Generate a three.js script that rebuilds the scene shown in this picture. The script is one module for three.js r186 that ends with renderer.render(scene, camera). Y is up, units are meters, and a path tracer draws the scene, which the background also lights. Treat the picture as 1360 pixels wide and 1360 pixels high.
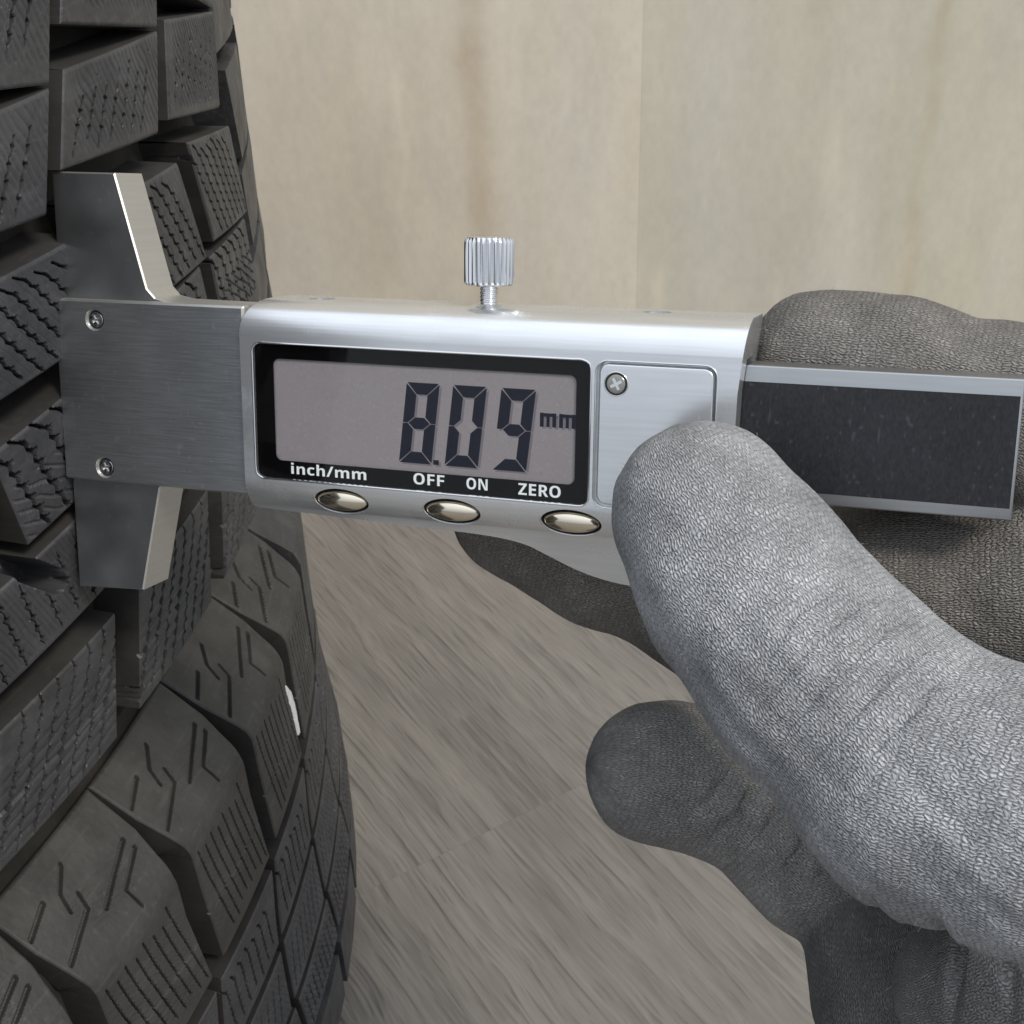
import * as THREE from 'three';
import { mergeGeometries, mergeVertices, toCreasedNormals } from 'three/addons/utils/BufferGeometryUtils.js';
import { Brush, Evaluator, SUBTRACTION, INTERSECTION } from 'three-bvh-csg';

// ---------------------------------------------------------------- camera, sky, sun, exposure
const MM = 0.001, V3 = (x, y, z) => new THREE.Vector3(x, y, z);
const FOCAL = 1770, HALF = 680, EYE = 321.0;                       // lens in pixels of the photograph, eye height in mm
const DOWN = V3(90, 2725, 1770).normalize();                       // plumb line in lens axes (x right, y down, z ahead)
const UPC = DOWN.clone().negate();
const FWD = V3(0, 0, 1).addScaledVector(UPC, -UPC.z).normalize();
const RGT = V3().crossVectors(UPC, FWD); if (RGT.x < 0) RGT.negate();
const toWorldDir = v => V3(v.dot(RGT), v.dot(UPC), -v.dot(FWD));
const toWorld = v => toWorldDir(v).add(V3(0, EYE, 0)).multiplyScalar(MM);   // mm from the lens -> metres in the place
const scene = new THREE.Scene();
const camera = new THREE.PerspectiveCamera(2 * Math.atan(HALF / FOCAL) * 180 / Math.PI, 1, 0.01, 60);
camera.position.copy(toWorld(V3(0, 0, 0)));
camera.up.copy(toWorldDir(V3(0, -1, 0)));
camera.lookAt(toWorld(V3(0, 0, 1000)));
camera.focus = 0.165; camera.userData.fStop = 200;
scene.add(camera);

{ // overcast daylight: brightest overhead, about a third of that at the horizon
  const W = 128, H = 64, d = new Float32Array(W * H * 4);
  for (let j = 0; j < H; j++) for (let i = 0; i < W; i++) {
    const el = ((j + 0.5) / H - 0.5) * Math.PI, s = Math.max(0, Math.sin(el)), L = (1 + 2 * s) / 3 * 1.0, k = (j * W + i) * 4;
    d[k] = L * 0.93; d[k + 1] = L; d[k + 2] = L * 1.10; d[k + 3] = 1;
  }
  const t = new THREE.DataTexture(d, W, H, THREE.RGBAFormat, THREE.FloatType);
  t.mapping = THREE.EquirectangularReflectionMapping; t.magFilter = t.minFilter = THREE.LinearFilter; t.needsUpdate = true;
  scene.background = t; scene.environment = t;
}
const sun = new THREE.DirectionalLight(0xfff4e4, 1.5);
sun.position.set(0.55, 1.15, 0.30); sun.target.position.set(0, 0.25, -0.2); scene.add(sun, sun.target);
sun.castShadow = true; sun.shadow.radius = 24; sun.shadow.mapSize.set(2048, 2048);
Object.assign(sun.shadow.camera, { left: -0.9, right: 0.9, top: 0.9, bottom: -0.9, near: 0.05, far: 3 });
const renderer = new THREE.WebGLRenderer({ antialias: true });
renderer.toneMapping = THREE.LinearToneMapping; renderer.toneMappingExposure = 1.38; renderer.shadowMap.enabled = true;

// ---------------------------------------------------------------- helpers
let seed = 7; const rnd = () => (seed = (seed * 16807) % 2147483647) / 2147483647;
const clamp = (x, a = 0, b = 1) => Math.min(b, Math.max(a, x)), lerp = (a, b, t) => a + (b - a) * t;
const sst = (a, b, x) => { const t = clamp((x - a) / (b - a)); return t * t * (3 - 2 * t); };
const hash = (x, y, z) => { let h = (x * 374761393 + y * 668265263 + z * 2147483647) | 0; h = Math.imul(h ^ (h >>> 13), 1274126177); h = Math.imul(h ^ (h >>> 16), 2246822519); return ((h ^ (h >>> 15)) >>> 0) / 4294967296; };
function noise(x, y, z = 0, px = 0, py = 0) {        // value noise 0..1, optionally periodic in x and y
  const X = Math.floor(x), Y = Math.floor(y), Z = Math.floor(z), f = t => t * t * (3 - 2 * t), u = f(x - X), v = f(y - Y), w = f(z - Z);
  const m = (a, p) => p ? ((a % p) + p) % p : a, h = (i, j, k) => hash(m(X + i, px), m(Y + j, py), Z + k);
  const lay = k => lerp(lerp(h(0, 0, k), h(1, 0, k), u), lerp(h(0, 1, k), h(1, 1, k), u), v);
  return z === 0 ? lay(0) : lerp(lay(0), lay(1), w);
}
function fbm(x, y, oct = 4, px = 0, py = 0) { let s = 0, a = 0.5, n = 0; for (let o = 0; o < oct; o++) { s += a * noise(x, y + o * 0, o * 7.31 ? 0 : 0, px, py); n += a; x = x * 2 + (px ? 0 : 17.3); y = y * 2 + (py ? 0 : 9.1); px *= 2; py *= 2; a *= 0.5; } return s / n; }
function dataTex(W, H, fn, srgb = false, wrap = THREE.RepeatWrapping) {      // fn(u, v) -> grey or [r, g, b], 0..1
  const d = new Uint8Array(W * H * 4);
  for (let j = 0; j < H; j++) for (let i = 0; i < W; i++) {
    const c = fn((i + 0.5) / W, (j + 0.5) / H), k = (j * W + i) * 4;
    if (typeof c === 'number') d[k] = d[k + 1] = d[k + 2] = clamp(c) * 255; else { d[k] = clamp(c[0]) * 255; d[k + 1] = clamp(c[1]) * 255; d[k + 2] = clamp(c[2]) * 255; }
    d[k + 3] = 255;
  }
  const t = new THREE.DataTexture(d, W, H); t.wrapS = t.wrapT = wrap; t.magFilter = THREE.LinearFilter; t.minFilter = THREE.LinearMipmapLinearFilter; t.generateMipmaps = true;
  if (srgb) t.colorSpace = THREE.SRGBColorSpace; t.needsUpdate = true; return t;
}
const lin = (r, g, b) => new THREE.Color().setRGB(r, g, b);
const std = o => new THREE.MeshStandardMaterial(o), phy = o => new THREE.MeshPhysicalMaterial(o);
const taken = {};
function numbered(n) { const k = taken[n] = (taken[n] ?? -1) + 1; return k ? `${n}_${String(k).padStart(3, '0')}` : n; }
function mesh(name, geo, mat, parent) { const m = new THREE.Mesh(geo, mat); m.name = name; m.castShadow = m.receiveShadow = true; (parent || scene).add(m); return m; }
function tag(o, label, category, group) { o.userData.label = label; if (category) o.userData.category = category; if (group) o.userData.group = group; return o; }

// ---------------------------------------------------------------- ground and wall
const WALL = 612;                                                   // mm ahead of the lens
{
  const dirA = 58.2 * Math.PI / 180;                                // grain runs to the right and towards the lens
  const floor = new THREE.Group(); floor.name = 'floor'; floor.userData.kind = 'structure'; floor.userData.label = 'grey brown wood grain plank floor'; scene.add(floor);
  // centre of an end joint seen beside the tyre
  floor.position.set(-0.020, 0, -0.300); floor.rotation.y = -dirA + 0;  // local +x follows the grain
  const W = 2048, H = 1024, PL = 0.62, PW = 0.31;
  const grain = (u, v) => {
    const x = u * PL * 1000, y = v * PW * 1000;                      // mm
    const wob = (noise(x * 0.012, y * 0.03) - 0.5) * 3.2 + (noise(x * 0.05, y * 0.1 + 40) - 0.5) * 1.6, yy = y + wob;
    const fine = fbm(x * 0.07, yy * 1.3, 4), mid = fbm(x * 0.03 + 50, yy * 0.20, 4), coarse = fbm(x * 0.012 + 9, yy * 0.05, 3);
    const a = noise(x * 0.05 + 5, yy * 0.5 + 3), b = noise(x * 0.09 + 70, yy * 1.0 + 31), cut = Math.pow(clamp((a - 0.6) * 4.5), 1.0) + 0.6 * Math.pow(clamp((b - 0.62) * 5), 1.0);
    return { fine, mid, coarse, cut };
  };
  const cmap = dataTex(W, H, (u, v) => { const g = grain(u, v), t = 0.78 + (g.fine - 0.5) * 0.26 + (g.mid - 0.5) * 0.26 + (g.coarse - 0.5) * 0.22 - g.cut * 0.085; return [t, t * 0.96, t * 0.91]; }, false, THREE.MirroredRepeatWrapping);
  const bmap = dataTex(W, H, (u, v) => { const g = grain(u, v); return 0.7 + (g.fine - 0.5) * 0.3 + (g.mid - 0.5) * 0.3 - g.cut * 0.45; }, false, THREE.MirroredRepeatWrapping);
  const mats = [0.96, 1.0, 1.03].map(k => std({ color: lin(0.25 * k, 0.244 * k, 0.237 * k), map: cmap, bumpMap: bmap, bumpScale: 0.0007, roughness: 0.6 }));
  mesh('subfloor', new THREE.BoxGeometry(14, 0.05, 14).translate(0, -0.033, 0), std({ color: lin(0.17, 0.165, 0.155), roughness: 0.9 }), floor);
  const LEN = 0.92, WID = 0.186; let rowX = 0, rowY = 0;
  for (let r = -6; r <= 6; r++) for (let c = -3; c <= 2; c++) {
    if (c === -3) rowX = rnd() * 0.6, rowY = rnd() * 0.3;
    const shift = r === 0 ? 0 : ((r * 0.37) % 1) * LEN, g = new THREE.BoxGeometry(LEN - 0.00006, 0.008, WID - 0.00006).translate(0, -0.004, 0);
    const p = g.attributes.position, uv = g.attributes.uv, ox = rowX + c * (LEN + 0.004), oy = rowY + (c & 1) * 0.004;
    for (let i = 0; i < p.count; i++) uv.setXY(i, (p.getX(i) + ox) / PL, (p.getZ(i) + oy) / PW);
    const m = mesh(numbered('plank'), g, mats[((r * 2) % 3 + 3) % 3], floor);
    m.position.set(LEN / 2 + c * LEN + shift, 0, r * WID + 0.045);
  }
}
{
  const wall = new THREE.Group(); wall.name = 'wall'; tag(wall, 'beige weathered panel wall with brown vertical water streaks behind the tyres', 'wall'); scene.add(wall);
  const seam = (170 / FOCAL) / V3(170 / FOCAL, -480 / FOCAL, 1).dot(FWD) * WALL;   // across, mm, where the two visible panels meet
  const ray = (px, py) => V3((px - HALF) / FOCAL, (py - HALF) / FOCAL, 1), at = (px, py) => { const r = ray(px, py); r.multiplyScalar(WALL / r.dot(FWD)); return [r.dot(RGT), r.dot(UPC) + EYE]; };
  wall.position.set(at(850, 200)[0] * MM, 0, -WALL * MM);
  const streaks = [[632, 190, 7, 0.27, [0.97, 0.84, 0.72]], [722, 250, 4, 0.07, [1, 0.93, 0.85]], [1228, 190, 3.6, 0.17, [0.97, 0.87, 0.68]], [1215, 250, 12, 0.06, [1, 0.93, 0.8]], [480, 200, 9, 0.03, [1, 0.97, 0.9]], [1060, 260, 10, 0.05, [1, 0.95, 0.85]]].map(([px, py, w, a, c]) => [at(px, py)[0] - at(850, 200)[0], w, a, c]);
  const PWD = 450, PHT = 1300;
  const paint = (x0, base, texW, texH) => dataTex(texW, texH, (u, v) => {
    const x = x0 + u * PWD, y = v * PHT;                              // mm, from the seam and the floor
    let t = 1 + (fbm(x * 0.05, y * 0.012 + 4, 4) - 0.5) * 0.20 + (fbm(x * 0.017 + 30, y * 0.012, 3) - 0.5) * 0.18 + (fbm(x * 0.35, y * 0.22, 4) - 0.5) * 0.12 + (noise(x * 1.1, y * 0.7) - 0.5) * 0.03;
    t += Math.pow(clamp(fbm(x * 0.09 + 11, y * 0.02, 3) * 2 - 1.1), 2) * 0.25;
    const drift = sst(-260, 330, x), c = base.map((b, k) => b * t * (1 + (0.5 - drift) * [0.07, 0.05, 0.06][k])), warm = (fbm(x * 0.03 + 77, y * 0.008 + 3, 3) - 0.5) * 0.10; c[0] *= 1 + warm * 0.5; c[2] *= 1 - warm;
    for (const [sx, w, a, tint] of streaks) {
      const wob = sx + (noise(y * 0.03, sx) - 0.5) * w * 1.1, d = Math.exp(-(((x - wob) / w) ** 2)) * a * (0.55 + 0.9 * noise(y * 0.06, sx + 3)) * 1.5;
      for (let k = 0; k < 3; k++) c[k] *= 1 - d * (1.25 - tint[k]);
    }
    return c;
  });
  const mk = (x0, base, w, h) => std({ map: paint(x0, base, w, h), roughness: 0.85 });
  const warm = mk(-PWD, [0.675, 0.622, 0.52], 768, 1600), green = mk(0, [0.592, 0.557, 0.464], 768, 1600), other = mk(-2 * PWD, [0.64, 0.60, 0.5], 256, 512);
  const mats = [other, warm, green, other];
  mats.forEach((m, i) => {
    const g = new THREE.BoxGeometry(PWD * MM - 0.00004, PHT * MM, 0.012).translate((i - 1.5) * PWD * MM, PHT * MM / 2 + 0.001, -0.006);
    mesh(numbered('wall_panel'), g, m, wall);
  });
  mesh('backing', new THREE.BoxGeometry(4 * PWD * MM, PHT * MM, 0.02).translate(0, PHT * MM / 2 + 0.001, -0.0225), std({ color: lin(0.3, 0.28, 0.24), roughness: 0.9 }), wall);
}

// ---------------------------------------------------------------- tyres
const CR = V3(5180, 480, -1770).normalize(), CD0 = V3(-80, 7400, 1770), CD = CD0.addScaledVector(CR, -CD0.dot(CR)).normalize(), CN = V3().crossVectors(CD, CR);
const rayAt = (px, py) => V3((px - HALF) / FOCAL, (py - HALF) / FOCAL, 1);
const FACE0 = rayAt(1174, 498);
const onFace = (px, py, w = 0) => { const r = rayAt(px, py), o = FACE0.clone().addScaledVector(CN, w); return r.multiplyScalar(o.dot(CN) / r.dot(CN)); };
{ const q = onFace(1234, 688).sub(FACE0).dot(CD); FACE0.multiplyScalar(16 / q); }
const BASE = onFace(82, 518);                                        // where the gauge's foot meets the tread
const TR = 280;                                                      // tread radius
const radial = CR.clone().addScaledVector(UPC, -CR.dot(UPC)).normalize(), tang0 = V3().crossVectors(UPC, radial); if (tang0.z > 0) tang0.negate();
{ const a = -3.5 * Math.PI / 180, r = radial.clone(); radial.multiplyScalar(Math.cos(a)).addScaledVector(tang0, Math.sin(a)); tang0.multiplyScalar(Math.cos(a)).addScaledVector(r, -Math.sin(a)); }
const AXIS = BASE.clone().addScaledVector(CN, -3).addScaledVector(radial, -TR - 0.6);
const axisW = toWorld(AXIS), radW = toWorldDir(radial), turn = Math.atan2(-radW.z, radW.x);

const rubTex = dataTex(512, 512, (u, v) => { const n = fbm(u * 8, v * 8, 5, 8, 8), m = noise(u * 90, v * 90, 0, 90, 90), s = Math.pow(noise(u * 60 + 9, v * 60, 0, 60, 60), 14); const sc = sst(0.55, 0.8, fbm(u * 5 + 2, v * 9, 4, 5, 9)) * 0.3, st = Math.pow(noise(u * 7 + 4, v * 110, 0, 7, 110), 9) * 0.45, t = 0.42 + n * 0.5 + m * 0.12 + s * 0.6 + sc + st; return [t, t * 0.99, t * 0.975]; });
const rubRough = dataTex(256, 256, (u, v) => 0.55 + fbm(u * 12, v * 12, 4, 12, 12) * 0.4);
const rubBump = dataTex(512, 512, (u, v) => fbm(u * 60, v * 60, 3, 60, 60));
const rubber = std({ color: lin(0.056, 0.058, 0.064), map: rubTex, roughnessMap: rubRough, roughness: 0.66, bumpMap: rubBump, bumpScale: 0.00012 });
const rubberSide = std({ color: lin(0.055, 0.055, 0.054), map: rubTex, roughnessMap: rubRough, roughness: 0.74, bumpMap: rubBump, bumpScale: 0.0001 });
const rubberWall = std({ color: lin(0.034, 0.0325, 0.031), map: rubTex, roughness: 0.9 });   // groove walls, with the shade between blocks put into the colour
const rubberDustShade = std({ color: lin(0.028, 0.0255, 0.022), map: rubTex, roughness: 0.92 });  // carcass and groove floor: brown dust, plus groove shade put into the colour

const P3 = (s, h, dR, nR = 1, nh = 0, d = 0) => { const th = s / TR, r = (TR + dR - d * nR) * MM; return [r * Math.cos(th), (h - d * nh) * MM, -r * Math.sin(th)]; };
// a tread block: two rails of [s, h] (mm round the tread, mm up the tyre), a top that carries real cuts, and walls down to the groove floor
function treadBlock({ L, R, da = 0.28, db = 0.34, prof, depth, disp, draft = 0.35 }) {
  const n = L.length, cum = [0];
  for (let i = 1; i < n; i++) cum.push(cum[i - 1] + (Math.hypot(L[i][0] - L[i - 1][0], L[i][1] - L[i - 1][1]) + Math.hypot(R[i][0] - R[i - 1][0], R[i][1] - R[i - 1][1])) / 2);
  const tot = cum[n - 1], rail = (A, q) => { let i = 1; while (i < n - 1 && cum[i] < q) i++; const t = (q - cum[i - 1]) / (cum[i] - cum[i - 1]); return [lerp(A[i - 1][0], A[i][0], t), lerp(A[i - 1][1], A[i][1], t)]; };
  const wid = Math.hypot(R[0][0] - L[0][0], R[0][1] - L[0][1]), na = Math.max(2, Math.round(wid / da)), nb = Math.max(2, Math.round(tot / db));
  const pos = [], uv = [], idx = [], edge = [];
  for (let j = 0; j <= nb; j++) {
    const q = tot * j / nb, l = rail(L, q), r = rail(R, q), W = Math.hypot(r[0] - l[0], r[1] - l[1]);
    for (let i = 0; i <= na; i++) {
      const t = i / na, s = lerp(l[0], r[0], t), h = lerp(l[1], r[1], t), x = t * W, e = Math.min(x, W - x, q, tot - q);
      const [dR, nR, nh] = prof(h);
      let d = disp ? disp(x, q, W, tot, s, h) : 0;
      d += 0.35 * (1 - clamp(e / 0.55)) ** 2;
      pos.push(...P3(s, h, dR, nR, nh, d)); uv.push(s / 55, h / 55);
      edge.push([s, h, dR, nR, nh]);
    }
  }
  const id = (i, j) => j * (na + 1) + i;
  for (let j = 0; j < nb; j++) for (let i = 0; i < na; i++) idx.push(id(i, j), id(i + 1, j), id(i + 1, j + 1), id(i, j), id(i + 1, j + 1), id(i, j + 1));
  const top = new THREE.BufferGeometry();
  // orientation: rails run from the lower to the upper edge or the other way; flip when they run down
  const flip = L[n - 1][1] < L[0][1];
  if (flip) for (let k = 0; k < idx.length; k += 3) { const t = idx[k + 1]; idx[k + 1] = idx[k + 2]; idx[k + 2] = t; }
  top.setAttribute('position', new THREE.Float32BufferAttribute(pos, 3)); top.setAttribute('uv', new THREE.Float32BufferAttribute(uv, 2)); top.setIndex(idx); top.computeVertexNormals();
  const wp = [], wuv = [], wi = [];
  const side = (list, ox, oy) => {
    const b0 = wp.length / 3;
    list.forEach(k => {
      const [s, h, dR, nR, nh] = edge[k], D = depth(h);
      wp.push(pos[k * 3], pos[k * 3 + 1], pos[k * 3 + 2]); wuv.push(s / 55, h / 55);
      wp.push(...P3(s + ox * draft, h + oy * draft, dR, nR, nh, D)); wuv.push((s + ox * D) / 55, (h + oy * D) / 55);
    });
    for (let k = 0; k < list.length - 1; k++) { const a = b0 + k * 2; wi.push(a, a + 2, a + 1, a + 1, a + 2, a + 3); }
  };
  const rng = (m, f) => Array.from({ length: m + 1 }, (_, k) => f(k)), dn = flip ? -1 : 1;
  side(rng(nb, j => id(0, j)), -1, 0); side(rng(nb, j => id(na, nb - j)), 1, 0); side(rng(na, i => id(na - i, 0)), 0, -dn); side(rng(na, i => id(i, nb)), 0, dn);
  const w = new THREE.BufferGeometry();
  w.setAttribute('position', new THREE.Float32BufferAttribute(wp, 3)); w.setAttribute('uv', new THREE.Float32BufferAttribute(wuv, 2)); w.setIndex(wi); w.computeVertexNormals();
  const flat = mergeGeometries([top, w], true).toNonIndexed(); flat.computeVertexNormals(); return flat;
}
// cut patterns, all in mm; return depth below the block's face
function sipes({ gap = 2.4, x0 = 2.5, x1 = 2, y0 = 1, y1 = 1, lean = 0, per = 1.9, amp = 0.42, w = 0.2, dot = 0.3, dep = 2.2, hook = 0, ragged = 0, ph = 0 }) {
  return (x, y, W, H) => {
    if (y < y0 - 0.6 || y > H - y1 + 0.6) return 0;
    const k0 = Math.round((x - x0 - lean * (y - H / 2)) / gap); let d = 0;
    for (let k = k0 - 1; k <= k0 + 1; k++) {
      const xc = x0 + k * gap; if (xc > W - x1 || k < 0) continue;
      const a = hash(k, Math.round(W * 7), 3) * ragged, b = hash(k, Math.round(W * 7), 5) * ragged; if (y < y0 + a || y > H - y1 - b) continue;
      const t = y / per + k * 0.37 + ph, f = t - Math.floor(t), saw = (f < 0.78 ? f / 0.78 : (1 - f) / 0.22) - 0.5;
      const end = clamp((H - y1 - b - y) / 3), start = clamp((y - y0 - a) / 2.5);
      let xx = xc + lean * (y - H / 2) + saw * amp * 2 * Math.min(end * 1.4, 1) * Math.min(1, start) - hook * (1 - end) ** 2;
      const near = Math.abs(f - 0.78) * per, ww = w + dot * clamp(1.25 - near / 0.42) * Math.min(1, end * 1.5) * Math.min(1, start * 1.5);
      const dist = Math.abs(x - xx);
      d = Math.max(d, dep * (1 - sst(ww * 0.7, ww + 0.12, dist)));
    }
    return d;
  };
}
function ridges({ ang, per, amp, y0 = 0, y1 = 0, x0 = 0, x1 = 0, w = 0.14, roll = false }) {   // fine moulded lines, or soft rolls
  const c = Math.cos(ang * Math.PI / 180), s = Math.sin(ang * Math.PI / 180);
  return (x, y, W, H) => {
    const m = sst(y0, y0 + 1.2, y) * sst(y1, y1 + 1.2, H - y) * sst(x0, x0 + 1, x) * sst(x1, x1 + 1, W - x); if (m <= 0) return 0;
    const t = (x * c + y * s + (noise(x * 0.25, y * 0.25) - 0.5) * 0.8) / per, k = Math.floor(t), f = Math.abs(t - k - 0.5) * per, a = 0.5 + 0.5 * noise(k * 3.7 + 5, (x * s - y * c) * 0.35 + 40);
    return m * amp * a * (roll ? (f / (per * 0.5)) ** 2.2 : 1 - sst(w * 0.4, w + 0.16, f));
  };
}
const segDist = (px, py, ax, ay, bx, by) => { const dx = bx - ax, dy = by - ay, t = clamp(((px - ax) * dx + (py - ay) * dy) / (dx * dx + dy * dy)); return Math.hypot(px - ax - t * dx, py - ay - t * dy); };
function cuts(lines, w, dep) { return (x, y, W, H, s, h) => { let m = 99; for (const l of lines) for (let i = 1; i < l.length; i++) m = Math.min(m, segDist(s, h, l[i - 1][0], l[i - 1][1], l[i][0], l[i][1])); return dep * (1 - sst(w * 0.5, w * 0.5 + 0.3, m)); }; }
const maxOf = (...f) => (...a) => { let d = 0; for (const k of f) d = Math.max(d, k(...a)); return d; };
const sumOf = (...f) => (...a) => { let d = 0; for (const k of f) d += k(...a); return d; };

function carcass(parent) {
  const P = [[178, -45], [181, -60], [200, -71], [228, -77], [244, -77.4], [254, -76.6], [261.5, -74], [266.5, -66], [271.0, -58.5], [271.5, -56], [271.5, 56], [271.0, 58.5], [266.5, 66], [261.5, 74], [254, 76.6], [244, 77.4], [228, 77], [200, 71], [181, 60], [178, 45], [196, 52], [240, 64], [258, 50], [262, 0], [258, -50], [240, -64], [196, -52], [178, -45]];
  const g = new THREE.LatheGeometry(P.map(p => new THREE.Vector2(p[0] * MM, p[1] * MM)), 220), uv = g.attributes.uv, pos = g.attributes.position;
  for (let i = 0; i < pos.count; i++) uv.setXY(i, uv.getX(i) * 32, pos.getY(i) / 0.055);
  return mesh('carcass', toCreasedNormals(g, 0.6), rubberDustShade, parent);
}
const tread8 = () => 9.2;
const drift = (s, h) => h - 0.14 * clamp(s - 38, 0, 60) * (h > -45 ? 1 : clamp((h + 59) / 14));
const dq = a => a.map(([s, h]) => [s, drift(s, h)]);

// ---- the upper tyre, measured by the gauge
{
  const t = new THREE.Group(); t.name = 'tyre'; t.position.set(axisW.x, axisW.y, axisW.z); t.rotation.y = turn; scene.add(t);
  tag(t, 'upper black winter tyre of the stack, its tread touched by the caliper foot', 'tyre', 'stacked winter tyres');
  carcass(t);
  const prof = () => [0, 1, 0], P = 2 * Math.PI * TR / 47, far = [];
  const put = (L, R, disp, k) => {
    const g = treadBlock({ L: dq(L), R: dq(R), prof, depth: tread8, disp, da: 0.16, db: 0.27 });
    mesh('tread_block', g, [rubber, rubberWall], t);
  };
  const sh = (A, k) => A.map(([s, h]) => [s + k * P, h]);
  const ribs = k => {
    const Bl = k < 0 ? [[-15 - k * P - P, 5.4], [-21.5 - k * P - P, 21.3]] : [[22.5, 1.4], [16, 20.6]], Br = k < 0 ? [[16.5 - k * P - P, 3.4], [9.5 - k * P - P, 18.9]] : [[54, -0.2], [47, 18.4]];
    return {
      A: [[[9.2, k > 0 ? 25.5 : 28.6], [15, 40.6]], [[41, k > 0 ? 22.8 : 24.3], [48, 39.3]]],
      U: [[[16.6, 46.2], [22, 57]], [[48.2, 39.8], [56, 57]]],
      B: k < 0 ? [[[22.5, 5.4], [16, 21.3]], [[54, 3.4], [47, 18.9]]] : [Bl, Br],
      C: [[[20.8, -16.4], [18.4, -0.5]], [[52.4, -16.4], [49.6, -0.6]]],
      E: [[[7.0, -33.5], [4.6, -19.1]], [[42.2, -33.6], [40.6, -18.9]]],
      D: [[[-1.4, -59.6], [6.2, -38.8]], [[28.6, -59.4], [35.4, -39.2]]],
    };
  };
  const notch = (x, y, W, H) => { const a = segDist(x, y, W - 22, H - 0, W - 17, H - 6.2); return 7.5 * (1 - sst(1.5, 2.1, a)); };
  const dispOf = {
    A: maxOf(sipes({ gap: 3.7, x0: 4.5, x1: 3, y0: 1.0, y1: 2.0, lean: 0.32, ragged: 3, per: 2.0, amp: 0.3, dot: 0.3, w: 0.14 }), ridges({ ang: 40, per: 1.15, amp: 0.24, x0: 2.5, y0: 1 })),
    U: maxOf(sipes({ gap: 3.7, x0: 5, x1: 4, y0: 4, y1: 1, lean: 0.32, ragged: 2, per: 2.0, amp: 0.3, w: 0.14 }), ridges({ ang: 40, per: 1.15, amp: 0.24, x0: 6, y0: 2 })),
    B: maxOf(sipes({ gap: 4.0, x0: 3.0, x1: 2.2, y0: 0.2, y1: 0.6, lean: -0.36, hook: 1.8, ragged: 1.2, per: 2.1, amp: 0.4, dot: 0.34, w: 0.2 }), ridges({ ang: 20, per: 2.2, amp: 0.06 })),
    C: maxOf(sipes({ gap: 4.9, x0: 3.2, x1: 2.4, y0: 0.2, y1: 0.2, lean: -0.25, hook: 2.4, per: 2.3, amp: 0.55, dot: 0.4, w: 0.34, dep: 3 }), ridges({ ang: 62, per: 2.1, amp: 0.5, y1: 6, w: 0.16 })),
    E: maxOf(notch, sipes({ gap: 4.4, x0: 3, x1: 3, y0: 0.2, y1: 1.5, lean: 0.02, per: 2.2, amp: 0.05, dot: 0.6, w: 0.02, dep: 2.4, ragged: 1 }), ridges({ ang: 14, per: 1.05, amp: 0.2, y0: 0.6, w: 0.1 })),
    D: maxOf(sipes({ gap: 4.1, x0: 2.6, x1: 2, y0: 0.6, y1: 0.1, lean: 0.30, hook: 1.2, per: 1.9, amp: 0.06, dot: 0.66, w: 0.05, dep: 2.6 }), ridges({ ang: 96, per: 1.9, amp: 0.30, y1: 6, y0: 0.8, roll: true }), (x, y, W, H) => 0.6 * (1 - sst(0.12, 0.4, Math.abs(y - 9.2)))),
  };
  const range = { A: [-2, 1], U: [-2, 1], B: [-2, 1], C: [-2, 1], E: [-2, 1], D: [-2, 1] };
  for (let k = -3; k < 44; k++) {
    const r = ribs(k);
    for (const n of 'AUBCED') {
      const [L, R] = r[n].map(a => sh(a, k));
      if (k >= range[n][0] && k <= range[n][1]) put(L, R, dispOf[n], k);
      else far.push(treadBlock({ L, R, prof, depth: tread8, da: 12, db: 8 }));
    }
  }
  const f = mesh('tread_ring', mergeGeometries(far), rubber, t); f.userData.kind = 'stuff';
}
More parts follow.
